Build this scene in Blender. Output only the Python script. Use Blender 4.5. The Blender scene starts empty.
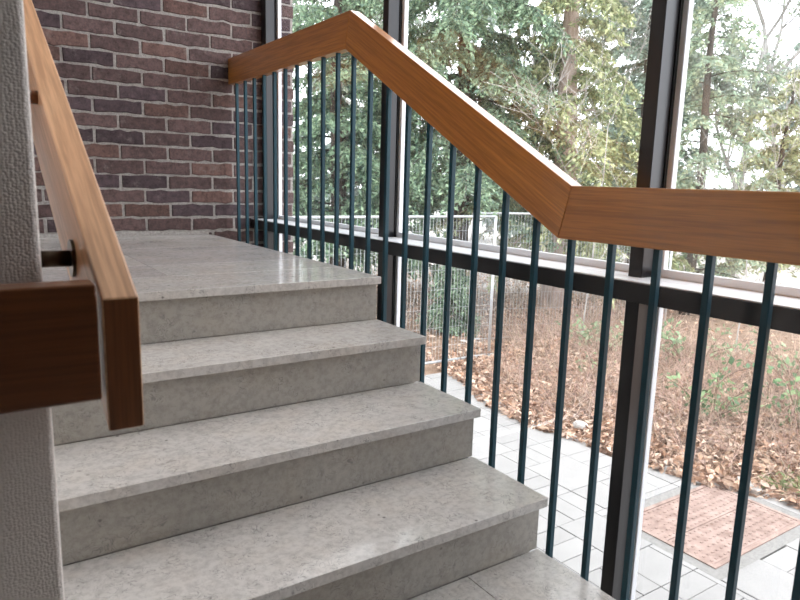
import bpy, bmesh, math, random
import numpy as np
from mathutils import Vector, Matrix
random.seed(7); RNG = np.random.default_rng(7)
PI = math.pi
C = bpy.context.scene.collection
# ---------------------------------------------------------------- helpers
def tag(o, label=None, cat=None, group=None, kind=None):
    if label: o['label'] = label
    if cat: o['category'] = cat
    if group: o['group'] = group
    if kind: o['kind'] = kind
    return o
def thing(name, label=None, cat=None, loc=(0, 0, 0), group=None, kind=None):
    o = bpy.data.objects.new(name, None); C.objects.link(o); o.location = loc
    o.empty_display_size = .1
    return tag(o, label, cat, group, kind)
def link(name, me, mat=None, parent=None, local=False):
    o = bpy.data.objects.new(name, me); C.objects.link(o)
    if mat is not None: me.materials.append(mat)
    if parent is not None:
        o.parent = parent
        if not local: o.matrix_parent_inverse = Matrix.Translation(-Vector(parent.location))
    return o
def obj(name, bm, mat=None, parent=None, smooth=False):
    me = bpy.data.meshes.new(name)
    bmesh.ops.recalc_face_normals(bm, faces=bm.faces[:])
    bm.to_mesh(me); bm.free()
    if smooth:
        for p in me.polygons: p.use_smooth = True
    return link(name, me, mat, parent)
def box(bm, x0, x1, y0, y1, z0, z1):
    v = [bm.verts.new((x, y, z)) for z in (z0, z1) for x, y in ((x0, y0), (x1, y0), (x1, y1), (x0, y1))]
    fs = [bm.faces.new([v[i] for i in f]) for f in ((0, 3, 2, 1), (4, 5, 6, 7), (0, 1, 5, 4), (1, 2, 6, 5), (2, 3, 7, 6), (3, 0, 4, 7))]
    return v, fs
def prism(bm, pts, axis, a, b):
    """pts: list of 2D points, extruded along axis 0/1/2 from a to b"""
    def mk(p, t):
        if axis == 0: return (t, p[0], p[1])
        if axis == 1: return (p[0], t, p[1])
        return (p[0], p[1], t)
    A = [bm.verts.new(mk(p, a)) for p in pts]; B = [bm.verts.new(mk(p, b)) for p in pts]
    n = len(pts); bm.faces.new(A); bm.faces.new(B[::-1])
    for i in range(n): bm.faces.new((A[i], B[i], B[(i + 1) % n], A[(i + 1) % n]))
def bevel(bm, w, seg=2):
    bmesh.ops.recalc_face_normals(bm, faces=bm.faces[:])
    es = [e for e in bm.edges if len(e.link_faces) == 2 and e.calc_face_angle(0) > .3]
    bmesh.ops.bevel(bm, geom=es, offset=w, offset_type='OFFSET', segments=seg, affect='EDGES', profile=.6, clamp_overlap=True)
def tube(bm, pts, rad, n=8, cap=True):
    pts = [Vector(p) for p in pts]
    if not hasattr(rad, '__len__'): rad = [rad] * len(pts)
    rings = []; up = Vector((0.13, 0.27, 1)).normalized()
    for i, p in enumerate(pts):
        d = (pts[min(i + 1, len(pts) - 1)] - pts[max(i - 1, 0)]).normalized()
        a = d.cross(up)
        if a.length < .05: a = d.cross(Vector((1, 0, 0)))
        a.normalize(); b = d.cross(a)
        rings.append([bm.verts.new(p + (a * math.cos(2 * PI * k / n) + b * math.sin(2 * PI * k / n)) * rad[i]) for k in range(n)])
    for r0, r1 in zip(rings, rings[1:]):
        for k in range(n): bm.faces.new((r0[k], r0[(k + 1) % n], r1[(k + 1) % n], r1[k]))
    if cap and n > 2: bm.faces.new(rings[0][::-1]); bm.faces.new(rings[-1])
def raw_mesh(name, V, F, col=None):
    """V (N,3) array, F (M,4) array of quads"""
    V = np.asarray(V, dtype=np.float32); F = np.asarray(F, dtype=np.int32)
    me = bpy.data.meshes.new(name)
    me.vertices.add(len(V)); me.vertices.foreach_set('co', V.ravel())
    me.loops.add(F.size); me.loops.foreach_set('vertex_index', F.ravel())
    me.polygons.add(len(F)); me.polygons.foreach_set('loop_start', np.arange(0, F.size, F.shape[1], dtype=np.int32))
    if col is not None:
        a = me.color_attributes.new('Col', 'FLOAT_COLOR', 'POINT')
        a.data.foreach_set('color', np.asarray(col, dtype=np.float32).ravel())
    me.update(calc_edges=True); me.validate()
    return me
def leaves(name, P, D, L, W, cols, mat, parent=None, fold=.25):
    """a cloud of folded rhombic leaves: P centres, D directions, L lengths, W widths, cols (N,3)"""
    P = np.asarray(P, float); D = np.asarray(D, float); n = len(P)
    D = D / (np.linalg.norm(D, axis=1, keepdims=True) + 1e-9)
    R = RNG.normal(size=(n, 3)); S = np.cross(D, R); S /= (np.linalg.norm(S, axis=1, keepdims=True) + 1e-9)
    N = np.cross(D, S)
    L = np.broadcast_to(L, (n,))[:, None]; W = np.broadcast_to(W, (n,))[:, None]
    a = P - D * L * .5; c = P + D * L * .5
    b = P + S * W * .5 + N * W * fold - D * L * .06; d = P - S * W * .5 + N * W * fold - D * L * .06
    V = np.stack([a, b, c, d], 1).reshape(-1, 3)
    F = np.arange(4 * n).reshape(n, 4)
    # split along the midrib so that it really folds
    T = np.concatenate([F[:, [0, 1, 2]], F[:, [0, 2, 3]]])
    cc = np.concatenate([np.repeat(np.asarray(cols), 4, 0), np.ones((4 * n, 1))], 1)
    me = raw_mesh(name, V, T, cc)
    return link(name, me, mat, parent)
# ---------------------------------------------------------------- materials
def new_mat(name):
    m = bpy.data.materials.new(name); m.use_nodes = True
    nt = m.node_tree; b = nt.nodes['Principled BSDF']
    return m, nt, b
def N(nt, t, **kw):
    n = nt.nodes.new(t)
    for k, v in kw.items():
        if k in n.inputs: n.inputs[k].default_value = v
        else: setattr(n, k, v)
    return n
def ramp(nt, src, stops):
    r = nt.nodes.new('ShaderNodeValToRGB'); nt.links.new(src, r.inputs['Fac'])
    e = r.color_ramp.elements
    while len(e) < len(stops): e.new(.5)
    for i, (p, c) in enumerate(stops): e[i].position = p; e[i].color = (*c, 1) if len(c) == 3 else c
    return r.outputs['Color']
def mix(nt, fac, a, b, mode='MIX'):
    m = nt.nodes.new('ShaderNodeMix'); m.data_type = 'RGBA'; m.blend_type = mode
    for s, v in ((m.inputs[0], fac), (m.inputs[6], a), (m.inputs[7], b)):
        if hasattr(v, 'is_output'): nt.links.new(v, s)
        else: s.default_value = v if not isinstance(v, tuple) else (*v, 1)
    return m.outputs[2]
def bump(nt, b, h, strength=.3, dist=.01):
    n = nt.nodes.new('ShaderNodeBump'); n.inputs['Strength'].default_value = strength; n.inputs['Distance'].default_value = dist
    nt.links.new(h, n.inputs['Height']); nt.links.new(n.outputs['Normal'], b.inputs['Normal'])
def pos(nt): return nt.nodes.new('ShaderNodeNewGeometry').outputs['Position']
def mapped(nt, src, rot=(0, 0, 0), scale=(1, 1, 1), loc=(0, 0, 0)):
    m = nt.nodes.new('ShaderNodeMapping'); nt.links.new(src, m.inputs['Vector'])
    m.inputs['Rotation'].default_value = rot; m.inputs['Scale'].default_value = scale; m.inputs['Location'].default_value = loc
    return m.outputs['Vector']
def noise(nt, vec, scale, detail=4, rough=.55, dist=0, out='Fac'):
    n = N(nt, 'ShaderNodeTexNoise', Scale=scale, Detail=detail, Roughness=rough, Distortion=dist)
    nt.links.new(vec, n.inputs['Vector']); return n.outputs[out]
def math_(nt, op, a, b=None):
    m = nt.nodes.new('ShaderNodeMath'); m.operation = op
    for i, v in enumerate((a, b)):
        if v is None: continue
        if hasattr(v, 'is_output'): nt.links.new(v, m.inputs[i])
        else: m.inputs[i].default_value = v
    return m.outputs[0]
def plain(name, col, rough=.5, metal=0, spec=.5, nz=0):
    m, nt, b = new_mat(name)
    b.inputs['Base Color'].default_value = (*col, 1); b.inputs['Roughness'].default_value = rough
    b.inputs['Metallic'].default_value = metal; b.inputs['Specular IOR Level'].default_value = spec
    if nz:
        f = noise(nt, pos(nt), 60, 3)
        nt.links.new(mix(nt, f, tuple(c * (1 - nz) for c in col), tuple(min(1, c * (1 + nz)) for c in col)), b.inputs['Base Color'])
    return m
def stone_mat(name, base=(.635, .61, .58), rough=.13, spec=.5):
    m, nt, b = new_mat(name); p = pos(nt)
    cloud = noise(nt, p, 3.2, 5, .6, .4)
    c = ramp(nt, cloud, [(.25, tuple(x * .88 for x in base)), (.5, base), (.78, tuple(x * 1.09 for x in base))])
    warm = noise(nt, mapped(nt, p, loc=(4, 2, 1)), 9, 3, .5)
    c = mix(nt, ramp(nt, warm, [(.45, (0, 0, 0)), (.7, (.35, .35, .35))]), c, (base[0] * 1.02, base[1] * .95, base[2] * .86))
    # fine crumbly mottling
    f2 = noise(nt, p, 55, 4, .7)
    c = mix(nt, .30, c, ramp(nt, f2, [(.36, (.30, .29, .28)), (.58, (1, 1, 1))]), 'MULTIPLY')
    # fossil squiggles: thin level lines of a warped noise, only in patches
    s = noise(nt, p, 32, 2, .5, 1.6)
    band = math_(nt, 'ABSOLUTE', math_(nt, 'SUBTRACT', s, .5))
    line = ramp(nt, band, [(0, (1, 1, 1)), (.022, (0, 0, 0))])
    patch = ramp(nt, noise(nt, mapped(nt, p, loc=(9, 5, 3)), 13, 3, .6), [(.43, (0, 0, 0)), (.60, (.72, .72, .72))])
    sq = mix(nt, 1.0, line, patch, 'MULTIPLY')
    c = mix(nt, sq, c, (.15, .145, .14))
    # small dark pits
    vo = N(nt, 'ShaderNodeTexVoronoi', Scale=21.0); nt.links.new(p, vo.inputs['Vector'])
    pit = ramp(nt, vo.outputs['Distance'], [(0.05, (1, 1, 1)), (.11, (0, 0, 0))])
    sel = ramp(nt, N(nt, 'ShaderNodeSeparateColor').outputs[0], [(0, (0, 0, 0)), (1, (1, 1, 1))])
    sc = nt.nodes.new('ShaderNodeSeparateColor'); nt.links.new(vo.outputs['Color'], sc.inputs[0])
    sel = ramp(nt, sc.outputs[0], [(.80, (0, 0, 0)), (.82, (.8, .8, .8))])
    c = mix(nt, mix(nt, 1.0, pit, sel, 'MULTIPLY'), c, (.13, .12, .11))
    nt.links.new(c, b.inputs['Base Color'])
    r = ramp(nt, noise(nt, p, 7, 4), [(.3, (rough - .04,) * 3), (.7, (rough + .06,) * 3)])
    nt.links.new(r, b.inputs['Roughness']); b.inputs['Specular IOR Level'].default_value = spec
    bump(nt, b, f2, .06, .002)
    return m
def wood_mat(name, rot=(0, 0, 0), axis=1, dark=(.36, .12, .020), light=(.70, .285, .055), rough=.33, coat=.7):
    m, nt, b = new_mat(name); p = pos(nt)
    sc = [1, 1, 1]; v = mapped(nt, p, rot=rot)
    s1 = [14.0, 14.0, 14.0]; s1[axis] = .9
    s2 = [150.0, 150.0, 150.0]; s2[axis] = 5.0
    a = noise(nt, mapped(nt, v, scale=tuple(s1)), 1.0, 4, .6, .5)
    g = noise(nt, mapped(nt, v, scale=tuple(s2)), 1.0, 3, .6)
    mid = tuple((x + y) / 2 for x, y in zip(dark, light))
    c = ramp(nt, a, [(.25, tuple(x * .75 + y * .25 for x, y in zip(dark, light))), (.5, mid), (.75, light)])
    c = mix(nt, .55, c, ramp(nt, g, [(.36, (.45, .40, .36)), (.60, (1, 1, 1))]), 'MULTIPLY')
    nt.links.new(c, b.inputs['Base Color'])
    b.inputs['Roughness'].default_value = rough
    b.inputs['Coat Weight'].default_value = coat; b.inputs['Coat Roughness'].default_value = .14
    bump(nt, b, g, .05, .001)
    return m
def leaf_mat(name, rough=.6, trans=.3):
    m, nt, b = new_mat(name)
    a = nt.nodes.new('ShaderNodeAttribute'); a.attribute_name = 'Col'
    nt.links.new(a.outputs['Color'], b.inputs['Base Color']); b.inputs['Roughness'].default_value = rough
    b.inputs['Specular IOR Level'].default_value = .35
    t = nt.nodes.new('ShaderNodeBsdfTranslucent'); nt.links.new(a.outputs['Color'], t.inputs['Color'])
    mx = nt.nodes.new('ShaderNodeMixShader'); mx.inputs[0].default_value = trans
    nt.links.new(b.outputs[0], mx.inputs[1]); nt.links.new(t.outputs[0], mx.inputs[2])
    nt.links.new(mx.outputs[0], nt.nodes['Material Output'].inputs['Surface'])
    return m
def bark_mat(name, c0, c1):
    m, nt, b = new_mat(name); p = pos(nt)
    f = noise(nt, mapped(nt, p, scale=(22, 22, 4)), 1, 4, .7)
    nt.links.new(ramp(nt, f, [(.3, c0), (.7, c1)]), b.inputs['Base Color']); b.inputs['Roughness'].default_value = .9
    bump(nt, b, f, .8, .02); return m

# wallpaper: woven rows of raised blobs
def wallpaper_mat():
    m, nt, b = new_mat('woven_wallpaper'); p = pos(nt)
    w = mix(nt, .003, p, noise(nt, p, 40, 2, out='Color'), 'ADD')
    sp = nt.nodes.new('ShaderNodeSeparateXYZ'); nt.links.new(w, sp.inputs[0])
    vo = N(nt, 'ShaderNodeTexVoronoi', Scale=1.0, Randomness=.55)
    nt.links.new(mapped(nt, w, scale=(225, 225, 290)), vo.inputs['Vector'])
    hh = math_(nt, 'ADD', math_(nt, 'MULTIPLY', math_(nt, 'POWER', vo.outputs['Distance'], 1.5), -1.6), math_(nt, 'MULTIPLY', noise(nt, p, 300, 2), .8))
    nt.links.new(mix(nt, noise(nt, p, 90, 3), (.68, .62, .57), (.78, .72, .67)), b.inputs['Base Color'])
    b.inputs['Roughness'].default_value = .7; b.inputs['Specular IOR Level'].default_value = .3
    bump(nt, b, hh, .6, .0013)
    return m
def brick_mat():
    m, nt, b = new_mat('fired_brick'); p = pos(nt)
    a = nt.nodes.new('ShaderNodeAttribute'); a.attribute_name = 'Col'
    n1 = noise(nt, p, 45, 5, .7)
    c = mix(nt, .75, a.outputs['Color'], ramp(nt, n1, [(.32, (.34, .32, .32)), (.5, (.95, .95, .95)), (.68, (1.5, 1.42, 1.38))]), 'MULTIPLY')
    lime = ramp(nt, noise(nt, mapped(nt, p, loc=(3, 1, 8)), 16, 5, .75), [(.57, (0, 0, 0)), (.72, (.32, .32, .32))])
    c = mix(nt, lime, c, (.40, .36, .33))
    nt.links.new(c, b.inputs['Base Color']); b.inputs['Roughness'].default_value = .8; b.inputs['Specular IOR Level'].default_value = .25
    bump(nt, b, n1, .5, .004); return m
def mortar_mat():
    m, nt, b = new_mat('lime_mortar'); p = pos(nt)
    n1 = noise(nt, p, 70, 5, .7)
    nt.links.new(ramp(nt, n1, [(.3, (.25, .23, .215)), (.65, (.46, .43, .40))]), b.inputs['Base Color'])
    b.inputs['Roughness'].default_value = .95; bump(nt, b, n1, .8, .004); return m
def glass_mat():
    m = bpy.data.materials.new('window_glass'); m.use_nodes = True; nt = m.node_tree
    nt.nodes.remove(nt.nodes['Principled BSDF'])
    tr = N(nt, 'ShaderNodeBsdfTransparent', Color=(.975, .975, .985, 1)); gl = N(nt, 'ShaderNodeBsdfGlossy', Roughness=.01)
    df = N(nt, 'ShaderNodeBsdfDiffuse', Color=(.8, .82, .84, 1))       # outdoor haze painted onto the pane, along with thin dust
    lw = nt.nodes.new('ShaderNodeLayerWeight'); fr_ = math_(nt, 'ADD', math_(nt, 'MULTIPLY', math_(nt, 'POWER', lw.outputs['Facing'], 4.5), .85), .07)
    d = nt.nodes.new('ShaderNodeMixShader'); nt.links.new(tr.outputs[0], d.inputs[1]); nt.links.new(df.outputs[0], d.inputs[2])
    dust_haze = ramp(nt, noise(nt, pos(nt), 2.3, 5, .6), [(.3, (.06,) * 3), (.8, (.18,) * 3)])
    nt.links.new(dust_haze, d.inputs[0])
    mx = nt.nodes.new('ShaderNodeMixShader'); nt.links.new(fr_, mx.inputs[0])
    nt.links.new(d.outputs[0], mx.inputs[1]); nt.links.new(gl.outputs[0], mx.inputs[2])
    nt.links.new(mx.outputs[0], nt.nodes['Material Output'].inputs['Surface']); return m

M = {}
M['stone'] = stone_mat('polished_limestone')
M['stone_grey'] = stone_mat('greyer_limestone', base=(.57, .54, .525), rough=.12)
M['riser'] = stone_mat('shaded_riser_limestone', base=(.41, .385, .345), rough=.36)  # darker copy of the tread stone; shade painted into the riser colour
TH = math.atan2(.16, .2856)
M['wood_y'] = wood_mat('varnished_wood_level', axis=1)
M['wood_s'] = wood_mat('varnished_wood_sloped', rot=(-TH, 0, 0), axis=1)
M['wood_x'] = wood_mat('dark_varnished_wood', axis=0, dark=(.10, .032, .010), light=(.24, .085, .028), rough=.3)
M['wood_l'] = wood_mat('sheen_lightened_wood', rot=(-TH, 0, 0), axis=1, dark=(.52, .26, .13), light=(.84, .53, .31), rough=.42, coat=.2)  # sheen on the board top painted in as a lighter wood colour
M['wood_end'] = wood_mat('dark_end_grain', axis=2, dark=(.13, .042, .012), light=(.27, .098, .032), rough=.4, coat=.3)
M['teal'] = plain('dark_teal_paint', (.004, .044, .064), .42, spec=.35, nz=.15)
M['frame'] = plain('dark_bronze_aluminium', (.010, .009, .011), .28, .0, .55, nz=.2)
M['frame_side'] = M['frame']
M['gasket'] = plain('black_rubber', (.008, .008, .008), .7)
M['alu'] = plain('pale_anodised_aluminium', (.80, .82, .85), .35, .1)
M['sill'] = plain('polished_pale_aluminium', (.82, .85, .88), .3, 0)
M['steel'] = plain('dark_brass', (.09, .065, .045), .28, .9)
M['wall'] = wallpaper_mat()
M['paint'] = plain('off_white_paint', (.62, .60, .57), .8, nz=.03)
M['bounce_cut'] = plain('bounce_cut_dark_paint', (.085, .055, .048), .8, nz=.1)  # unseen walls darkened to cut light bouncing onto risers and board ends
M['ceiling'] = plain('white_ceiling_paint', (.72, .72, .70), .9, nz=.03)
M['brick'] = brick_mat(); M['mortar'] = mortar_mat(); M['glass'] = glass_mat()
M['leaf'] = leaf_mat('foliage'); M['dry'] = leaf_mat('dry_leaves', .75, .15)
M['bark_dark'] = bark_mat('dark_bark', (.035, .03, .025), (.13, .105, .085))
M['bark_pink'] = bark_mat('pinkish_bark', (.34, .25, .21), (.68, .56, .50))
M['bark_grey'] = bark_mat('grey_bark', (.16, .16, .15), (.40, .39, .37))
M['bark_pale'] = bark_mat('pale_twig_bark', (.30, .28, .26), (.52, .50, .47))
M['bark_dry'] = bark_mat('brown_twig_bark', (.13, .08, .055), (.36, .25, .185))
M['galv'] = plain('galvanised_steel', (.58, .61, .63), .4, .4, nz=.1)

# ---------------------------------------------------------------- dimensions
G = .2856; R = .16; NOSE = .026; TT = .026; Yw = 1.92; XW = -1.171; ZG = -1.1; XL = -2.6; YB = -3.1; ZC = 4.3; XI = .25
UP = 4 * R
# ---------------------------------------------------------------- stairs
stairs = thing('stone_staircase', 'polished grey limestone stairs, three treads and four risers, climbing to the landing', 'stairs', (-.58, -.5, 0))
for k in range(3):
    zt = (3 - k) * R; y0 = -(k + 1) * G
    bm = bmesh.new(); box(bm, XW + .001, 0, y0, y0 + G + NOSE - .0005, zt - TT, zt); bevel(bm, .0022, 2)
    obj('tread', bm, M['stone'], stairs)
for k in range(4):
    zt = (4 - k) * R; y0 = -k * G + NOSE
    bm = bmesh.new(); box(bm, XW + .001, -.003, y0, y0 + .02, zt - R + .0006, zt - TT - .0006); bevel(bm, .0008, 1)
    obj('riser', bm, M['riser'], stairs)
bm = bmesh.new()
prism(bm, [(NOSE + .0205, UP - .03), (NOSE + .0205, UP - .2), (-3 * G + .06, -.18), (-3 * G + NOSE + .021, -.18), (-3 * G + NOSE + .021, R - TT - .001), (-2 * G + NOSE + .0205, R - TT - .001),
           (-2 * G + NOSE + .0205, 2 * R - TT - .001), (-G + NOSE + .0205, 2 * R - TT - .001), (-G + NOSE + .0205, 3 * R - TT - .001), (NOSE + .02, 3 * R - TT - .001)], 0, XW + .002, -.008)
obj('stair_slab', bm, M['riser'], stairs)
# upper landing: floor tiles with the nosing course, over a slab
up = thing('floor_upper', kind='structure', loc=(-.6, .9, UP))
def tile(bm, x0, x1, y0, y1, z, h=TT, g=.0009, bv=.0009):
    b2 = bmesh.new(); box(b2, x0 + g, x1 - g, y0 + g, y1 - g, z - h, z); bevel(b2, bv, 1)
    t = bpy.data.meshes.new('t'); b2.to_mesh(t); b2.free(); bm.from_mesh(t); bpy.data.meshes.remove(t)
bm = bmesh.new()
b2 = bmesh.new(); box(b2, XW, 0, 0, .30, UP - TT, UP); bevel(b2, .0022, 2); t_ = bpy.data.meshes.new('t'); b2.to_mesh(t_); b2.free(); bm.from_mesh(t_)
xs = [XL, -2.0, -1.365, -.667, 0.0]
ys = [.30, .60, 1.22, Yw]
for i in range(4):
    for j in range(3):
        n0 = len(bm.faces); tile(bm, xs[i], xs[i + 1], ys[j], ys[j + 1], UP); bm.faces.ensure_lookup_table()
        if (i, j) in ((2, 0), (3, 1), (1, 2)):
            for fc in bm.faces[n0:]: fc.material_index = 1
tile(bm, XL, XW, 0, .30, UP)
o = obj('floor_tiles', bm, M['stone'], up); o.data.materials.append(M['stone_grey'])
bm = bmesh.new(); box(bm, XL, -.008, .05, Yw, UP - .20, UP - TT - .001); obj('floor_slab', bm, M['riser'], up)
lo = thing('floor_lower', kind='structure', loc=(-1, -2, 0))
bm = bmesh.new()
xs = [XL, -2.05, -1.45, -.85, -.249, 0.0]; ys = [YB, -2.6, -2.05, -1.45, -3 * G + NOSE]
for i in range(5):
    for j in range(4): tile(bm, xs[i], xs[i + 1], ys[j], ys[j + 1], 0)
obj('floor_tiles', bm, M['stone'], lo)
bm = bmesh.new(); box(bm, XL, -.008, YB, -3 * G + .02, -.2, -TT - .001); obj('floor_slab', bm, M['riser'], lo)

# ---------------------------------------------------------------- walls
def brick_wall(name, x0, x1, y_face, z_low, z_high, depth):
    """running-bond wall in the plane y = y_face, facing -y; real bricks proud of a mortar bed"""
    root = thing(name, kind='structure', loc=((x0 + x1) / 2, y_face, 0))
    bm = bmesh.new(); lay = bm.verts.layers.float_color.new('Col')
    p = .0793; L = .2545; zb = UP + .021
    k = int(math.floor((z_low - zb) / p))
    while zb + k * p < z_high:
        z0 = zb + k * p + .0065; z1 = zb + (k + 1) * p - .0065
        x = (-.103 if k % 2 == 0 else -.232) - L * 12 + random.uniform(-.006, .006)
        while x < x1:
            a = max(x + .0065 + random.uniform(-.002, .002), x0); b_ = min(x + L - .0065 + random.uniform(-.002, .002), x1)
            if b_ - a > .02 and z1 > z_low and z0 < z_high:
                r = random.random()
                base = (.122, .080, .077) if r < .6 else ((.088, .062, .068) if r < .85 else (.150, .090, .078))
                s = random.uniform(.82, 1.2); col = (base[0] * s, base[1] * s, base[2] * s, 1)
                b2 = bmesh.new(); box(b2, a, b_, y_face - random.uniform(0, .003), y_face + .05, z0 + random.uniform(-.0015, .0015), z1 + random.uniform(-.0015, .0015))
                bmesh.ops.subdivide_edges(b2, edges=[e for e in b2.edges if abs(e.verts[0].co.x - e.verts[1].co.x) > .02], cuts=5, use_grid_fill=True)
                for v in b2.verts:
                    v.co.x += random.gauss(0, .0009); v.co.z += random.gauss(0, .0027); v.co.y += random.gauss(0, .0008)
                bevel(b2, .003, 1)
                me = bpy.data.meshes.new('t'); b2.to_mesh(me); b2.free()
                n0 = len(bm.verts); bm.from_mesh(me); bpy.data.meshes.remove(me)
                bm.verts.ensure_lookup_table()
                for v in bm.verts[n0:]: v[lay] = col
            x += L
        k += 1
    obj('bricks', bm, M['brick'], root)
    bm = bmesh.new(); box(bm, x0, x1 - .004, y_face + .0035, y_face + depth, z_low, z_high)
    obj('mortar_bed', bm, M['mortar'], root)
    return root
wb = brick_wall('wall_back', XL, .54, Yw + .003, ZG + .01, ZC, .24)
# uneven skim of mortar at the foot of the brick wall
bm = bmesh.new(); n = 60; prof = []
for i in range(n + 1):
    x = XL + .001 + (0 - XL - .012) * i / n; prof.append((x, UP + .020 + random.uniform(-.005, .006)))
A = [bm.verts.new((x, Yw - .007 + random.uniform(-.002, .002), UP + .0005)) for x, z in prof]
B = [bm.verts.new((x, Yw + .0045, z)) for x, z in prof]
for i in range(n): bm.faces.new((A[i], A[i + 1], B[i + 1], B[i]))
o = obj('trim_mortar_skim', bm, M['mortar']); tag(o, kind='structure')
# spine wall with woven wallpaper, rounded corner
bm = bmesh.new(); v, fs = box(bm, XL, XW, -1.057, 0, -.2, ZC)
es = [e for e in bm.edges if abs(e.verts[0].co.x - XW) < 1e-5 and abs(e.verts[1].co.x - XW) < 1e-5 and abs(e.verts[0].co.y - e.verts[1].co.y) < 1e-5]
bmesh.ops.bevel(bm, geom=es, offset=.008, segments=5, affect='EDGES', profile=.5)
tag(obj('wall_spine', bm, M['wall']), kind='structure')
bm = bmesh.new(); box(bm, XL - .15, XL, YB, Yw, ZG - .12, ZC); tag(obj('wall_left', bm, M['paint']), kind='structure')
bm = bmesh.new(); box(bm, .26, .54, YB, -1.801, ZG - .12, ZC); tag(obj('wall_light_block', bm, M['bounce_cut']), kind='structure')  # unseen wall added in place of glazing to block light from behind
bm = bmesh.new(); box(bm, XL - .15, .54, YB - .15, YB, ZG - .12, ZC); tag(obj('wall_front', bm, M['bounce_cut']), kind='structure')
bm = bmesh.new(); box(bm, XL - .15, .5, YB - .15, Yw + .24, ZC, ZC + .2); tag(obj('ceiling', bm, M['ceiling']), kind='structure')
# stairwell bottom by the windows
bm = bmesh.new(); box(bm, XL, .5, YB, Yw, ZG - .12, ZG - .02); tag(obj('floor_stairwell', bm, M['riser']), kind='structure')

# ---------------------------------------------------------------- window wall
ZT0, ZT1 = .674, .727
mull = [(1.846, 1.916), (.513, .556), (-.842, -.797), (-1.80, -1.755)]
bm = bmesh.new(); box(bm, XI, .329, -1.799, 1.915, ZT0, ZT1); bevel(bm, .002, 2)
tag(obj('trim_transom', bm, M['frame']), kind='structure')
for i, (a, b_) in enumerate(mull):
    bm = bmesh.new(); box(bm, .330, .386, a, b_, ZG - .015, ZC - .001); bevel(bm, .0015, 1)
    tag(obj('trim_mullion_%d' % (i + 1), bm, M['frame']), kind='structure')
bm = bmesh.new(); box(bm, .3305, .3860, -1.799, 1.915, ZG - .018, ZG + .03); tag(obj('trim_sill', bm, M['frame']), kind='structure')
for i in range(3):
    ya, yb = mull[i + 1][1], mull[i][0]
    w = thing('window_%d' % (i + 1), kind='structure', loc=(.39, (ya + yb) / 2, ZG))
    for j, (za, zb_) in enumerate(((ZG + .031, ZT0 + .004), (ZT1 - .001, ZC - .002))):
        f = bmesh.new(); wd = .028
        for (p0, p1, q0, q1) in ((ya - .016, ya + wd - .008, za, zb_), (yb - wd + .008, yb + .016, za, zb_), (ya + wd - .008, yb - wd + .008, za, za + wd), (ya + wd - .008, yb - wd + .008, zb_ - wd, zb_)):
            b2 = bmesh.new(); box(b2, .3975, .420, p0, p1, q0, q1); bevel(b2, .0015, 1)
            me = bpy.data.meshes.new('t'); b2.to_mesh(me); b2.free(); f.from_mesh(me); bpy.data.meshes.remove(me)
        fo = obj('window_frame', f, M['alu'], w)
        g = bmesh.new()
        for (p0, p1, q0, q1) in ((ya - .010, ya + .004, za, zb_), (yb - .004, yb + .010, za, zb_)):
            box(g, .3865, .397, p0, p1, q0, q1)
        obj('gasket', g, M['gasket'], w)
        g = bmesh.new(); box(g, .406, .4115, ya + wd - .009, yb - wd + .009, za + wd - .001, zb_ - wd + .001)
        # a single sheet: keep only the room-side face of the pane so light crosses it once
        bmesh.ops.delete(g, geom=[fc for fc in g.faces if abs(fc.calc_center_median().x - .406) > 1e-4], context='FACES')
        obj('pane', g, M['glass'], w)
    # pale inner sill strip lying on the transom
    s = bmesh.new(); box(s, .3300, .3965, ya + .0005, yb - .0005, ZT1 - .012, ZT1 + .0042)
    obj('sill_strip', s, M['sill'], w)
bm = bmesh.new(); box(bm, .253, .3298, -1.798, 1.914, ZT1 + .0002, ZT1 + .0040); bevel(bm, .001, 1); tag(obj('trim_sill_strip', bm, M['sill']), kind='structure')
# spandrel closing between transom and panes
bm = bmesh.new(); box(bm, .3295, .4045, -1.799, 1.915, ZT0 + .003, ZT1 - .013); tag(obj('trim_transom_core', bm, M['frame']), kind='structure')

# ---------------------------------------------------------------- stair railing
ZL, ZU, HR, XR, TR = .9798, 1.6525, .1438, .1244, .045
yB_ = .479; yC_ = -.7480; TR_ = math.atan2(ZU - ZL, yB_ - yC_); sh = HR * math.tan(TR_ / 2)
rail = thing('stair_railing', 'stair railing with deep brown wooden handrail on dark teal square balusters', 'railing', (XR + TR / 2, -.5, 0))
def rail_piece(pts, mat, name='handrail_section', x0=XR, par=rail):
    bm = bmesh.new(); prism(bm, pts, 0, x0, x0 + TR); bevel(bm, .003, 3); return obj(name, bm, mat, par)
e_ = .0004
rail_piece([(yB_ + e_, ZU), (Yw - .004, ZU), (Yw - .004, ZU - HR), (yB_ + sh + e_, ZU - HR)], M['wood_y'])
rail_piece([(yC_ + e_, ZL), (yB_ - e_, ZU), (yB_ + sh - e_, ZU - HR), (yC_ + sh + e_, ZL - HR)], M['wood_s'])
rail_piece([(YB + .3, ZL), (yC_ - e_, ZL), (yC_ + sh - e_, ZL - HR), (YB + .3, ZL - HR)], M['wood_y'])
XB = .1469; BH = .0082
for k in range(34):
    y = 1.8389 - .1359 * k
    if y > yB_ + sh: zt = ZU - HR
    elif y > yC_ + sh: zt = ZU - HR - (yB_ + sh - y) * math.tan(TR_)
    else: zt = ZL - HR
    zb_ = (UP if y > 0 else max(0, UP + (y - .02) * math.tan(TH))) - .46
    bm = bmesh.new(); box(bm, XB - BH, XB + BH, y - BH, y + BH, zb_, zt + .006); bevel(bm, .0018, 2)
    b_ = obj('baluster', bm, M['teal'], rail)
    bm = bmesh.new(); zf = zb_ + .30; tube(bm, [(-.0075, y, zf), (XB - BH + .002, y, zf)], .006, 8)
    st = obj('standoff', bm, M['teal'], None); st.parent = b_; st.matrix_parent_inverse = Matrix.Translation(-Vector(rail.location))
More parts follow.
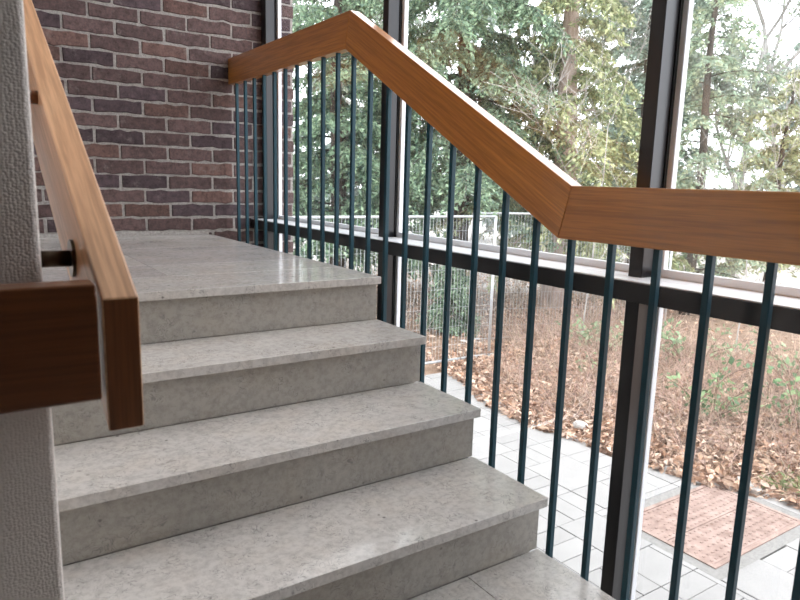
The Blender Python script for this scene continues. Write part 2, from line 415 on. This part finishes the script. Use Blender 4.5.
# ---------------------------------------------------------------- handrails on the spine wall
YA = -1.157; TB = .042; X0 = -1.1205; zt0 = .8325; tanT = math.tan(TH); HB = .166
hl = thing('wall_handrail', 'wooden handrail board with top sheen painted into its pale colour, sloping up the stairs beside the woven wall', 'handrail', (X0, YA, .7))
yE = 1.0
bm = bmesh.new(); prism(bm, [(YA, zt0 - HB), (YA, zt0), (yE, zt0 + (yE - YA) * tanT), (yE, zt0 - HB + (yE - YA) * tanT)], 0, X0, X0 + TB); bevel(bm, .0035, 3)
o = obj('rail_board', bm, M['wood_l'], hl); o.data.materials.append(M['wood_end'])
for pl in o.data.polygons:
    if pl.normal.y < -.9: pl.material_index = 1
def bracket(y, z, par, m=M['steel'], fl=True):
    bm = bmesh.new(); tube(bm, [(XW - .001, y, z), (X0 + (-.003 if fl else .001), y, z)], .0118, 20)
    b_ = obj('bracket', bm, m, par, True)
    if not fl: return
    bm = bmesh.new(); tube(bm, [(X0 - .0045, y, z), (X0 + .001, y, z)], .027, 28)
    f = obj('flange', bm, m, par)
bracket(-.946, .858, hl)
bracket(-.62, 1.108, hl, M['wood_x'], False)
hw = thing('wall_handrail', 'dark wooden handrail board running level across the woven wall face to the corner', 'handrail', (-1.8, YA + .02, .7))
bm = bmesh.new(); box(bm, XL + .1, -1.1255, YA, YA + .045, .709, .851); bevel(bm, .004, 3)
obj('rail_board', bm, M['wood_x'], hw)
for x in (-2.35, -1.7):
    bm = bmesh.new(); tube(bm, [(x, -1.058, .775), (x, YA + .044, .775)], .0085, 16); obj('bracket', bm, M['steel'], hw, True)

# ================================================================ OUTSIDE
def Pg(z=ZG): return z
# paving on the house side, laid in mixed squares
bound = [(3.35, 4.2), (3.08, 3.1), (2.86, 2.6), (2.81, 1.95), (2.94, 1.35), (3.0, .95), (3.05, .50), (3.3, .1), (3.32, -.1), (3.45, -1), (3.5, -4.5)]
def bx_at(y):
    for (xa, y1), (xb, y0) in zip(bound, bound[1:]):
        if y0 <= y <= y1: return xb + (xa - xb) * (y - y0) / (y1 - y0)
    return 3.4
MX0, MX1, MY0, MY1 = 2.12, 3.12, -.20, .45
def paver_mat():
    m, nt, b = new_mat('concrete_paver'); p = pos(nt)
    n1 = noise(nt, p, 5, 4); n2 = noise(nt, p, 120, 3)
    a = nt.nodes.new('ShaderNodeAttribute'); a.attribute_name = 'Col'
    c = mix(nt, .5, a.outputs['Color'], ramp(nt, n1, [(.3, (.8, .8, .8)), (.6, (1, 1, 1))]), 'MULTIPLY')
    c = mix(nt, .3, c, ramp(nt, n2, [(.35, (.7, .7, .7)), (.6, (1, 1, 1))]), 'MULTIPLY')
    nt.links.new(c, b.inputs['Base Color']); b.inputs['Roughness'].default_value = .75; bump(nt, b, n2, .2, .003); return m
M['paver'] = paver_mat()
pv = bmesh.new(); lay = pv.verts.layers.float_color.new('Col')
u_ = .145; nx = 20; ny = 54; occ = set(); rr = random.Random(3)
def put(i, j, w, h):
    x0 = .55 + i * u_; y0 = -4.2 + j * u_; x1 = x0 + w * u_; y1 = y0 + h * u_
    hx0, hx1, hy0, hy1 = MX0 - .075, MX1 + .075, MY0 - .075, MY1 + .075
    if x1 > hx0 and x0 < hx1 and y1 > hy0 and y0 < hy1:
        for q in ((x0, min(x1, hx0), y0, y1), (max(x0, hx1), x1, y0, y1), (max(x0, hx0), min(x1, hx1), y0, min(y1, hy0)), (max(x0, hx0), min(x1, hx1), max(y0, hy1), y1)):
            if q[1] - q[0] > .015 and q[3] - q[2] > .015: lay_paver(*q)
        return
    lay_paver(x0, x1, y0, y1)
def lay_paver(x0, x1, y0, y1):
    if (x0 + x1) / 2 > bx_at((y0 + y1) / 2) + .04: return
    g = .0022; b2 = bmesh.new(); dz = rr.uniform(-.002, .002)
    box(b2, x0 + g, x1 - g, y0 + g, y1 - g, ZG - .05, ZG + dz); bevel(b2, .003, 1)
    me = bpy.data.meshes.new('t'); b2.to_mesh(me); b2.free(); n0 = len(pv.verts); pv.from_mesh(me); bpy.data.meshes.remove(me)
    s = rr.uniform(.31, .36); pv.verts.ensure_lookup_table()
    for v in pv.verts[n0:]: v[lay] = (s, s * .985, s * .965, 1)
for j in range(ny):
    for i in range(nx):
        if (i, j) in occ: continue
        # 5x5 repeat: one 3x3 slab, strips of 3x1 / 1x3 beside it, squares between
        a, b_ = (i + 2 * (j // 5)) % 5, j % 5
        if a < 3 and b_ < 3: w, h = 3 - a, 3 - b_
        elif a >= 3 and b_ < 3: w, h = 5 - a, 1
        elif a < 3 and b_ >= 3: w, h = 1, 5 - b_
        else: w, h = 5 - a, 5 - b_
        w = min(w, nx - i); h = min(h, ny - j)
        while w > 1 and any((i + q, j) in occ for q in range(w)): w -= 1
        while h > 1 and any((i + q, j + t) in occ for q in range(w) for t in range(h)): h -= 1
        for q in range(w):
            for t in range(h): occ.add((i + q, j + t))
        put(i, j, w, h)
tag(obj('trim_paving', pv, M['paver']), kind='structure')
# earth
def earth_mat():
    m, nt, b = new_mat('leafy_soil'); p = pos(nt)
    n1 = noise(nt, p, 9, 6, .7); n2 = noise(nt, p, .35, 2)
    c = ramp(nt, n1, [(.3, (.10, .065, .045)), (.5, (.24, .16, .11)), (.7, (.36, .26, .19))])
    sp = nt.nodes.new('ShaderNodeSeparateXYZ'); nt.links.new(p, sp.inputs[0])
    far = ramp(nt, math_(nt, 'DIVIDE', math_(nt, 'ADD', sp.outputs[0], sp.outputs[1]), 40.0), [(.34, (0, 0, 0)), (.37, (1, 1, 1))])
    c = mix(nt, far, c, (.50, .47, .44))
    nt.links.new(c, b.inputs['Base Color']); b.inputs['Roughness'].default_value = .95; bump(nt, b, n1, .6, .03); return m
def gz(x, y):
    d = x - 3.3
    return ZG - .035 + (0 if d < 0 else min(.16, d * .07)) + .02 * math.sin(x * 2.1) * math.sin(y * 1.7) * (1 if d > .2 else .2)
xs = np.concatenate([np.linspace(.45, 9, 44), np.linspace(10, 60, 12)]); ys = np.concatenate([np.linspace(-20, -5, 6), np.linspace(-4, 14, 70), np.linspace(16, 60, 12)])
V = [(x, y, gz(x, y) - (.02 if x < 3.2 else 0)) for y in ys for x in xs]
n = len(xs); F = [(j * n + i, j * n + i + 1, (j + 1) * n + i + 1, (j + 1) * n + i) for j in range(len(ys) - 1) for i in range(n - 1)]
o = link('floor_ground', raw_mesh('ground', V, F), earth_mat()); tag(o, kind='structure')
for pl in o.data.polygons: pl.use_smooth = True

# manhole cover
def iron_mat():
    m, nt, b = new_mat('rusty_cast_iron'); p = pos(nt)
    n1 = noise(nt, p, 14, 5, .65)
    nt.links.new(ramp(nt, n1, [(.3, (.20, .13, .105)), (.55, (.33, .235, .20)), (.75, (.40, .31, .27))]), b.inputs['Base Color'])
    b.inputs['Roughness'].default_value = .75; bump(nt, b, n1, .3, .004); return m
M['iron'] = iron_mat(); M['iron_dark'] = plain('dark_hole', (.03, .025, .02), .9)
mh = thing('manhole_cover', 'rusty pinkish studded metal manhole cover set in the pale paving', 'manhole cover', (2.62, .12, ZG))
def cover_lid(y0, y1):
    bm = bmesh.new(); box(bm, MX0 + .03, MX1 - .03, y0, y1, ZG - .03, ZG + .001); bevel(bm, .002, 1)
    nxs = 21; nys = int((y1 - y0) / .044)
    for i in range(nxs):
        for j in range(nys):
            x = MX0 + .03 + (i + .5) * (MX1 - MX0 - .06) / nxs; y = y0 + (j + .5) * (y1 - y0) / nys; s = .011
            if abs(x - (MX0 + .15)) < .03 and abs(y - (y0 + y1) / 2) < .03: continue
            dx, dy = (s * .95, s * .7)
            b0 = [bm.verts.new((x + a * dx, y + b_ * dy, ZG + .001)) for a, b_ in ((-1, -1), (1, -1), (1, 1), (-1, 1))]
            b1 = [bm.verts.new((x + a * dx * .6, y + b_ * dy * .6, ZG + .006)) for a, b_ in ((-1, -1), (1, -1), (1, 1), (-1, 1))]
            bm.faces.new(b1)
            for k in range(4): bm.faces.new((b0[k], b0[(k + 1) % 4], b1[(k + 1) % 4], b1[k]))
    return obj('lid', bm, M['iron'], mh)
ym = (MY0 + MY1) / 2
for (y0, y1) in ((MY0 + .03, ym - .002), (ym + .002, MY1 - .03)):
    l_ = cover_lid(y0, y1)
    for hx in (MX0 + .15, MX0 + .62):
        bm = bmesh.new(); tube(bm, [(hx - .016, (y0 + y1) / 2, ZG + .0065), (hx + .016, (y0 + y1) / 2, ZG + .0065)], [.009, .009], 8)
        h_ = obj('lifting_hole', bm, M['iron_dark'], None); h_.parent = l_; h_.matrix_parent_inverse = Matrix.Translation(-Vector(mh.location))
bm = bmesh.new()
for (x0, x1, y0, y1) in ((MX0, MX1, MY0, MY0 + .027), (MX0, MX1, MY1 - .027, MY1), (MX0, MX0 + .027, MY0 + .027, MY1 - .027), (MX1 - .027, MX1, MY0 + .027, MY1 - .027)): box(bm, x0, x1, y0, y1, ZG - .05, ZG + .003)
obj('rim', bm, M['iron'], mh)
bm = bmesh.new()
for (x0, x1, y0, y1) in ((MX0 - .075, MX1 + .075, MY0 - .075, MY0 - .001), (MX0 - .075, MX1 + .075, MY1 + .001, MY1 + .075), (MX0 - .075, MX0 - .001, MY0 - .001, MY1 + .001), (MX1 + .001, MX1 + .075, MY0 - .001, MY1 + .001)): box(bm, x0, x1, y0, y1, ZG - .05, ZG - .004)
tag(obj('trim_mortar_surround', bm, plain('cement', (.24, .235, .225), .95, nz=.45)), kind='structure')

# kerb of broken concrete along the planting bed and a pale stone
def rock(name, loc, size, label, mat, seed):
    r = random.Random(seed); bm = bmesh.new(); bmesh.ops.create_icosphere(bm, subdivisions=2, radius=1)
    for v in bm.verts:
        k = 1 + r.uniform(-.16, .16); v.co = Vector((v.co.x * size[0] * k, v.co.y * size[1] * k, max(-.5, v.co.z) * size[2] * k))
    me = bpy.data.meshes.new(name); bm.to_mesh(me); bm.free()
    o = link(name, me, mat); o.location = loc; o.rotation_euler.z = r.uniform(0, 3); tag(o, label, 'stone'); return o
M['pale_stone'] = plain('pale_stone', (.50, .49, .47), .9, nz=.3)
rock('garden_stone', (3.13, 1.66, ZG + .02), (.07, .055, .05), 'pale rounded stone lying at the leaf edge of the paving', M['pale_stone'], 4)
rock('garden_stone', (3.32, .27, ZG + .0), (.06, .13, .035), 'long flat pale stone edging the bed by the manhole cover', M['pale_stone'], 9)

# ---- leaf litter and dry brush (nobody could count these)
def reg(n, fn):
    out = []
    while len(out) < n:
        a = fn()
        if a: out.append(a)
    return np.array(out)
def bed_pt():
    y = random.uniform(-3.4, 9.5)
    x = bx_at(y) - .05 + abs(random.gauss(0, 1)) * 1.9 if y < 4.2 else random.uniform(.6, 10)
    if y < 4.2 and x < bx_at(y) - .04: return None
    return (x, y, gz(x, y) + random.uniform(.005, .07))
def near_pt():
    y = random.uniform(-1.6, 3.8); x = bx_at(y) - .06 + random.random() ** 1.3 * 2.0
    return (x, y, gz(x, y) + random.uniform(.01, .08))
def dry_cols(n):
    pal = np.array([(.62, .43, .31), (.52, .33, .225), (.76, .59, .46), (.40, .26, .19), (.68, .52, .42), (.27, .18, .135)])
    c = pal[RNG.integers(0, len(pal), n)] * RNG.uniform(.75, 1.2, (n, 1)); return np.clip(c, 0, 1)
P = np.concatenate([reg(15000, bed_pt), reg(9000, near_pt)]); n = len(P); D = RNG.normal(size=(n, 3)); D[:, 2] *= .35
o = leaves('leaf_litter', P, D, RNG.uniform(.04, .10, n), RNG.uniform(.025, .055, n), dry_cols(n), M['dry'], fold=.35)
tag(o, 'brown fallen leaves covering the planting bed beyond the paving', 'leaf litter', kind='stuff')
def twig_cloud(name, n, area, hmin, hmax, w, cols, mat, lean=.5, seg=3):
    """thin crooked stalks as narrow crossed strips, built in bulk"""
    base = np.array([area() for _ in range(n)]); h = RNG.uniform(hmin, hmax, n)
    d = RNG.normal(size=(n, 3)) * lean; d[:, 2] = 1; d /= np.linalg.norm(d, axis=1, keepdims=True)
    V = []; F = []; cc = []; p = base.copy(); side = np.cross(d, RNG.normal(size=(n, 3))); side /= np.linalg.norm(side, axis=1, keepdims=True)
    up2 = np.cross(side, d)
    rings = []
    for s in range(seg + 1):
        ww = w * (1 - .75 * s / seg)
        rings.append(np.stack([p + side * ww, p - side * ww * .5 + up2 * ww * .87, p - side * ww * .5 - up2 * ww * .87], 1))
        p = p + d * (h / seg)[:, None]; d = d + RNG.normal(size=(n, 3)) * .35; d[:, 2] -= .12; d /= np.linalg.norm(d, axis=1, keepdims=True)
    V = np.stack(rings, 1).reshape(-1, 3)   # n, seg+1, 3
    idx = np.arange(n)[:, None] * (3 * (seg + 1))
    for s in range(seg):
        for k in range(3):
            a = s * 3 + k; b_ = s * 3 + (k + 1) % 3
            F.append(np.concatenate([idx + a, idx + b_, idx + b_ + 3, idx + a + 3], 1))
    F = np.concatenate(F); cc = np.repeat(cols, 3 * (seg + 1), 0); cc = np.concatenate([cc, np.ones((len(cc), 1))], 1)
    return link(name, raw_mesh(name, V, F, cc), mat)
def brush_area():
    while True:
        y = random.uniform(-3, 4.6); x = bx_at(min(y, 4.1)) + .22 + random.random() ** .9 * 3.2
        if y > 3.4 and x < 4.4: continue
        return (x, y, gz(x, y) - .01)
n = 9500; c = np.array([(.56, .42, .34)]) * RNG.uniform(.45, 1.5, (n, 1)) * RNG.uniform(.92, 1.08, (n, 3))
o = twig_cloud('dry_brush', n, brush_area, .22, .75, .0028, c, M['dry'], .8, 4)
tag(o, 'tangle of thin brown dry stalks standing in the planting bed', 'brush', kind='stuff')
def far_area():
    return (random.uniform(2.5, 13), random.uniform(4.8, 11), ZG + .0)
n = 3000; c = np.array([(.42, .36, .30)]) * RNG.uniform(.5, 1.3, (n, 1)) * np.ones((1, 3))
o = twig_cloud('tall_dead_grass', n, far_area, .5, 1.3, .004, c, M['dry'], .45, 4)
tag(o, 'tall pale dead stems growing behind the wire fence', 'dead grass', kind='stuff')

# ---- small plants
def sprig_bush(name, loc, r, h, nstem, nleaf, label, cat, pal, L=.05, Wd=.028, bark='bark_dry', group=None):
    root = thing(name, label, cat, loc, group); bm = bmesh.new(); P = []; D = []
    for s in range(nstem):
        a = random.uniform(0, 2 * PI); rr_ = r * random.random() ** .5; p = Vector((loc[0] + rr_ * .3 * math.cos(a), loc[1] + rr_ * .3 * math.sin(a), loc[2] - .02))
        d = Vector((math.cos(a) * random.uniform(.1, .8), math.sin(a) * random.uniform(.1, .8), 1)).normalized(); pts = [p.copy()]
        seg = 6; hh = h * random.uniform(.6, 1.1)
        for k in range(seg):
            p = p + d * hh / seg; d = (d + Vector((random.gauss(0, .25), random.gauss(0, .25), -.16))).normalized(); pts.append(p.copy())
            if k >= 1:
                for q in range(max(1, nleaf // (nstem * (seg - 1)))):
                    off = Vector((random.gauss(0, .045), random.gauss(0, .045), random.gauss(0, .035))); P.append(p + off); D.append(off + d * .02)
        tube(bm, pts, [.006 * (1 - .8 * i / seg) + .001 for i in range(seg + 1)], 5)
    obj('stems', bm, M[bark], root)
    P = np.array([tuple(x) for x in P]); D = np.array([tuple(x) for x in D]); n = len(P)
    pal = np.array(pal); c = pal[RNG.integers(0, len(pal), n)] * RNG.uniform(.7, 1.25, (n, 1))
    leaves('foliage', P, D, RNG.uniform(.6, 1.2, n) * L, RNG.uniform(.7, 1.2, n) * Wd, np.clip(c, 0, 1), M['leaf'], root)
    return root
gp = [(.20, .33, .16), (.30, .43, .22), (.14, .24, .13)]
for (x, y, r, h, l) in ((4.25, 1.15, .35, .62, 'green-leaved bramble growing from the dry leaves, nearest the thick mullion'),
                        (4.65, .55, .4, .72, 'loose green bramble shrub standing between the dry stalks, middle one of the lower right pane'),
                        (4.75, -.10, .4, .62, 'pale green bramble at the right-hand edge of the lower window view')):
    sprig_bush('bramble_bush', (x, y, gz(x, y)), r, h, 11, 210, l, 'bramble', gp, .065, .042)
for (x, y, r, h, l) in ((5.5, 2.15, .45, .8, 'pale green bramble farther back, just right of the thick mullion'),
                        (5.7, 1.0, .5, .85, 'tallest green bramble farther back in the middle of the lower right pane'),
                        (5.6, .15, .5, .8, 'green bramble farther back at the right-hand edge of the view'),
                        (5.1, 3.1, .4, .6, 'low green bramble left of the thick mullion, under the transom')):
    sprig_bush('bramble_bush', (x, y, gz(x, y)), r, h, 12, 200, l, 'bramble', [(.30, .42, .24), (.40, .50, .32), (.24, .34, .2)], .07, .045)
sprig_bush('bramble_bush', (4.5, 2.6, gz(4.5, 2.6)), .2, .3, 5, 60, 'small low green sprig in the brown leaves left of the mullion', 'bramble', gp, .05, .035)
sprig_bush('grass_tuft', (3.5, .06, ZG - .01), .3, .13, 26, 420, 'short green grass tuft beside the paving edge at far right', 'grass', [(.22, .30, .12), (.32, .36, .18)], .07, .012, 'bark_dry')

# ---- wire fence panels
def fence_panel(x0, y0, x1, y1, h, label):
    dx, dy = x1 - x0, y1 - y0; L = math.hypot(dx, dy); ux, uy = dx / L, dy / L
    root = thing('fence_panel', label, 'fence', ((x0 + x1) / 2, (y0 + y1) / 2, ZG), 'temporary mesh fence panels behind the planting bed')
    P = lambda s, z: (x0 + ux * s, y0 + uy * s, z); zb0 = ZG + .03
    bm = bmesh.new()
    tube(bm, [P(0, zb0), P(0, zb0 + h)], .017, 10); tube(bm, [P(L, zb0), P(L, zb0 + h)], .017, 10)
    tube(bm, [P(0, zb0 + .02), P(L, zb0 + .02)], .016, 10); tube(bm, [P(0, zb0 + h), P(L, zb0 + h)], .013, 10)
    obj('tube_frame', bm, M['galv'], root, True)
    bm = bmesh.new(); s = .04
    while s < L: tube(bm, [P(s, zb0 + .02), P(s, zb0 + h)], .0017, 3, False); s += .045
    z = zb0 + .2
    while z < zb0 + h: tube(bm, [P(0, z), P(L, z)], .002, 3, False); z += .22
    obj('wire_mesh', bm, M['galv'], root)
    for s in (0, L):
        bm = bmesh.new(); q = P(s, 0); box(bm, q[0] - .11, q[0] + .11, q[1] - .07, q[1] + .07, ZG - .05, ZG + .04)
        bevel(bm, .01, 1); obj('foot_block', bm, M['pale_stone'], root)
fence_panel(.95, 3.95, 3.98, 3.83, 1.68, 'galvanised wire mesh fence panel on the left, seen through the balusters')
fence_panel(4.25, 4.55, 7.1, 3.6, 1.68, 'galvanised wire mesh fence panel set back on the right, behind the leafy bed')

# ---- trees
def conifer(name, loc, H, Rr, tr, z_first, nbr, label, pal, bark='bark_dark', dens=1.0, seed=1, Ls=.075, Ws=.028, droop=.35, lowr=1.0, side=None):
    r = random.Random(seed); root = thing(name, label, 'tree', loc, None)
    x0, y0, z0 = loc
    bm = bmesh.new(); pts = [(x0 + .03 * math.sin(i), y0 + .03 * math.cos(i * 1.3), z0 - .1 + H * i / 8) for i in range(9)]
    tube(bm, pts, [tr * (1 - .85 * i / 8) for i in range(9)], 14)
    bb = bm; P = []; D = []; S = []
    for k in range(nbr):
        f = k / nbr; z = z_first + (H - z_first) * f ** 1.1
        a = k * 2.399 + r.uniform(-.3, .3)
        if side is not None and math.cos(a - side) < -.35: continue
        L = Rr * ((1 - f) ** .7 * .9 + .12) * r.uniform(.7, 1.15)
        if f < .12: L *= lowr
        p = Vector((x0, y0, z0 + z)); d = Vector((math.cos(a), math.sin(a), r.uniform(-.05, .35))).normalized(); pts = [p.copy()]; seg = 7
        for s in range(seg):
            p = p + d * (L / seg); d = (d + Vector((r.gauss(0, .09), r.gauss(0, .09), -droop * .28 + (.10 if s > 4 else 0)))).normalized(); pts.append(p.copy())
            if s >= 1:
                for q in range(int(8.5 * dens) + (1 if r.random() < 8.5 * dens % 1 else 0)):
                    # side twig hanging from the bough
                    sgn = 1 if q % 2 else -1
                    sd = (d.cross(Vector((0, 0, 1))) * sgn + d * r.uniform(.2, .9) + Vector((r.gauss(0, .2), r.gauss(0, .2), r.uniform(-.75, .1)))).normalized()
                    tl = L * .22 * r.uniform(.5, 1.2) * (1.1 - .08 * s) + .08; b0 = p - d * (L / seg) * r.random()
                    nl = max(3, int(tl / .035))
                    for m_ in range(nl):
                        t = (m_ + r.random()) / nl; c = b0 + sd * tl * t + Vector((0, 0, -.35 * tl * t * t))
                        for w in (0, 1):
                            ld = sd + Vector((r.gauss(0, .55), r.gauss(0, .55), r.gauss(-.15, .45)))
                            P.append((c.x + r.gauss(0, .02), c.y + r.gauss(0, .02), c.z + r.gauss(0, .018))); D.append((ld.x, ld.y, ld.z)); S.append(t)
        tube(bb, pts, [max(.006, .022 * (L / 2)) * (1 - .8 * i / seg) for i in range(seg + 1)], 5)
    obj('trunk', bb, M[bark], root, True)
    n = len(P); pal = np.array(pal); c = pal[RNG.integers(0, len(pal), n)] * RNG.uniform(.65, 1.25, (n, 1))
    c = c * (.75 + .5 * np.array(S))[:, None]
    leaves('foliage', P, D, RNG.uniform(.7, 1.3, n) * Ls * 1.15, RNG.uniform(.7, 1.3, n) * Ws * 1.25, np.clip(c * 1.25, 0, 1), M['leaf'], root)  # leaf colours lifted to paint in the pale outdoor haze
    return n
def bare_tree(name, loc, H, tr, label, bark, seed, depth=5, spread=.5, pal=None, nl=0, Ls=.05, cat='tree', rmin=.0035):
    r = random.Random(seed); root = thing(name, label, cat, loc); bm = bmesh.new(); P = []; D = []; tk = bmesh.new()
    def grow(p, d, L, rad, lv):
        pts = [p.copy()]; seg = 5
        for s in range(seg):
            p = p + d * L / seg; d = (d + Vector((r.gauss(0, .10), r.gauss(0, .10), r.gauss(.02, .06)))).normalized(); pts.append(p.copy())
            if lv > 0 and s >= 1:
                for q in range(1 if lv == depth else 2 if r.random() < .45 else 1):
                    a = r.uniform(0, 2 * PI); v = Vector((math.cos(a), math.sin(a), r.uniform(-.1, .9))).normalized()
                    grow(p.copy(), (d * (1 - spread) + v * spread).normalized(), L * r.uniform(.38, .62), rad * .45, lv - 1)
            if lv <= 1 and nl:
                for q in range(nl):
                    P.append((p.x + r.gauss(0, .07), p.y + r.gauss(0, .07), p.z + r.gauss(0, .06))); D.append((r.gauss(0, 1), r.gauss(0, 1), r.gauss(-.3, .6)))
        tube(tk if lv == depth else bm, pts, [max(rmin, rad * (1 - .6 * i / seg)) for i in range(seg + 1)], 9 if lv == depth else 4)
    grow(Vector(loc) - Vector((0, 0, .1)), Vector((r.gauss(0, .05), r.gauss(0, .05), 1)).normalized(), H, tr, depth)
    obj('trunk', tk, M[bark], root, True); obj('branches', bm, M[bark], root)
    if nl and P:
        n = len(P); pal = np.array(pal); c = pal[RNG.integers(0, len(pal), n)] * RNG.uniform(.7, 1.25, (n, 1))
        leaves('foliage', P, D, RNG.uniform(.7, 1.3, n) * Ls, RNG.uniform(.7, 1.3, n) * Ls * .5, np.clip(c, 0, 1), M['leaf'], root)
    return len(P)
green = [(.145, .215, .14), (.20, .29, .185), (.10, .16, .115), (.27, .36, .235)]
olive = [(.28, .32, .17), (.36, .39, .21), (.20, .25, .14), (.42, .43, .26)]
hazed_g = [(.20, .27, .21), (.28, .36, .29), (.15, .21, .17)]  # greyed leaves; distance haze painted into the foliage colour
cnt = 0
cnt += conifer('dense_yew_tree', (3.75, 7.3, ZG), 6.6, 2.0, .16, .9, 84, 'dense dark green evergreen tree nearest the brick wall corner, seen between the upper balusters', green, dens=1.0, seed=3, droop=.3)
cnt += conifer('spruce_tree', (5.5, 6.4, ZG), 8.2, 2.5, .16, 1.75, 92, 'tall spruce with dark trunk and drooping boughs in the middle of the window', green, dens=1.05, seed=5, droop=.55)
cnt += conifer('pine_tree', (6.7, 5.35, ZG), 7.6, 1.9, .24, 1.2, 66, 'olive green conifer with a thick pinkish trunk left of the thick mullion', olive, bark='bark_pink', dens=.85, seed=8, droop=.6)
cnt += conifer('spruce_sapling', (4.35, 5.05, ZG), 1.15, .42, .02, .1, 42, 'small green spruce sapling growing behind the wire fence', green, dens=.6, seed=11, Ls=.05, Ws=.02)
cnt += conifer('hazy_fir_tree', (11.6, 7.6, ZG), 9.0, 2.0, .14, 1.0, 70, 'pale grey-green fir far behind, just left of the thick mullion', hazed_g, dens=.75, seed=13, Ls=.11, Ws=.035)
cnt += conifer('cypress_tree', (8.3, 4.05, ZG), 7.0, 1.35, .09, .7, 60, 'loose green conifer just right of the thick mullion', [(.25, .33, .24), (.32, .39, .29), (.34, .37, .25)], dens=.42, seed=17, Ls=.07, Ws=.026)
cnt += conifer('golden_conifer', (10.6, 4.0, ZG), 4.1, 1.3, .10, .9, 50, 'yellow-green conifer low at the right edge of the window', [(.36, .38, .21), (.28, .32, .20), (.40, .39, .25)], dens=.5, seed=19, Ls=.08, Ws=.03)
# deciduous and distant trees
pale = [(.30, .36, .28), (.36, .40, .30), (.26, .32, .27)]  # washed-out leaf tones, with haze put into the colour
for i, (x, y, h, s, l) in enumerate(((11.9, 5.4, 5.2, 21, 'thin grey tree with fine leafless branches in the right pane'),
                                     (15.8, 6.4, 6.2, 25, 'grey tree with forked trunk against the white sky at far right'),
                                     (9.6, 8.6, 5.4, 31, 'slender grey tree standing behind the hazy fir'),
                                     (8.6, 13.4, 5.8, 33, 'leafless grey tree in the gap above the sloping handrail'),
                                     (4.4, 14.2, 5.2, 37, 'grey tree behind the dense evergreen'))):
    cnt += bare_tree('birch_tree', (x, y, ZG), h, .10, l, 'bark_grey', s, 4, .5, pale, 3, .10)
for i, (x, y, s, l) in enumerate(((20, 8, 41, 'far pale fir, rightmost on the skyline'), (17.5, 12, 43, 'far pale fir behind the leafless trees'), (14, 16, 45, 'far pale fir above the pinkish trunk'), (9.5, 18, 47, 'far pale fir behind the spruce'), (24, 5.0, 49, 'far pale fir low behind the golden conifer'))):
    cnt += conifer('distant_fir', (x, y, ZG), 7.5 + (i % 3), 2.3, .15, .8, 52, l, [(.26, .32, .28), (.33, .39, .34), (.22, .27, .24)], dens=.5, seed=s, Ls=.17, Ws=.06)  # far firs get their haze from greyer leaf colours
# whippy pale bare shrubs close to the glass
cnt += bare_tree('bare_shrub', (5.3, 3.55, ZG), 2.9, .011, 'pale leafless shrub with crooked whips before the pinkish trunk', 'bark_pale', 52, 3, .62, None, 0, cat='shrub', rmin=.0022)
cnt += bare_tree('bare_shrub', (6.3, 2.1, ZG), 2.6, .011, 'pale leafless shrub with arching twigs right of the thick mullion', 'bark_pale', 57, 3, .62, None, 0, cat='shrub', rmin=.0022)
cnt += bare_tree('bare_shrub', (7.1, 1.7, ZG), 3.0, .011, 'tall leafless shrub with long diagonal twigs at far right', 'bark_pale', 61, 3, .6, None, 0, cat='shrub', rmin=.0022)
print('leaf quads', cnt)

# ---------------------------------------------------------------- light, sky, camera
w = bpy.data.worlds.new('overcast'); bpy.context.scene.world = w; w.use_nodes = True; nt = w.node_tree
bg = nt.nodes['Background']; tc = nt.nodes.new('ShaderNodeTexCoord'); sp = nt.nodes.new('ShaderNodeSeparateXYZ')
nt.links.new(tc.outputs['Generated'], sp.inputs[0])
cr = ramp(nt, sp.outputs[2], [(0.0, (.86, .89, .93)), (.25, (.90, .94, 1.0)), (1.0, (1.0, 1.0, 1.0))])
nt.links.new(cr, bg.inputs['Color']); bg.inputs['Strength'].default_value = 3.2
for o in bpy.data.objects:
    g = {'bramble_bush': 'green brambles in the leafy bed', 'birch_tree': 'slender grey trees beyond the fence', 'distant_fir': 'far pale firs on the skyline',
         'bare_shrub': 'pale leafless shrubs near the windows', 'garden_stone': 'pale stones at the edge of the bed', 'wall_handrail': 'wooden handrails on the woven wall'}.get(o.name.split('.')[0])
    if g and o.parent is None: o['group'] = g
sc = bpy.context.scene
cam = bpy.data.cameras.new('camera'); co = bpy.data.objects.new('camera', cam); C.objects.link(co)
yaw, pit, roll, f = .5927, -.1775, .0273, 660.1
fwd = Vector((math.sin(yaw) * math.cos(pit), math.cos(yaw) * math.cos(pit), math.sin(pit)))
rt = Vector((math.cos(yaw), -math.sin(yaw), 0)); upv = rt.cross(fwd)
r2 = math.cos(roll) * rt + math.sin(roll) * upv; u2 = -math.sin(roll) * rt + math.cos(roll) * upv
mw = Matrix((r2, u2, -fwd)).transposed().to_4x4(); mw.translation = (-1.2563, -1.9890, .9788)
co.matrix_world = mw
cam.sensor_width = 36; cam.lens = f / 800 * 36; cam.clip_start = .02; cam.clip_end = 200
cam.dof.use_dof = True; cam.dof.focus_distance = 3.0; cam.dof.aperture_fstop = 9
sc.camera = co
sc.view_settings.view_transform = 'Standard'; sc.view_settings.look = 'None'; sc.view_settings.gamma = 1
sc.view_settings.use_curve_mapping = False; sc.view_settings.exposure = .76
cy = sc.cycles
cy.use_denoising = True; cy.max_bounces = 10; cy.diffuse_bounces = 5; cy.glossy_bounces = 4; cy.transparent_max_bounces = 12
cy.caustics_reflective = False; cy.caustics_refractive = False; cy.sample_clamp_indirect = 6
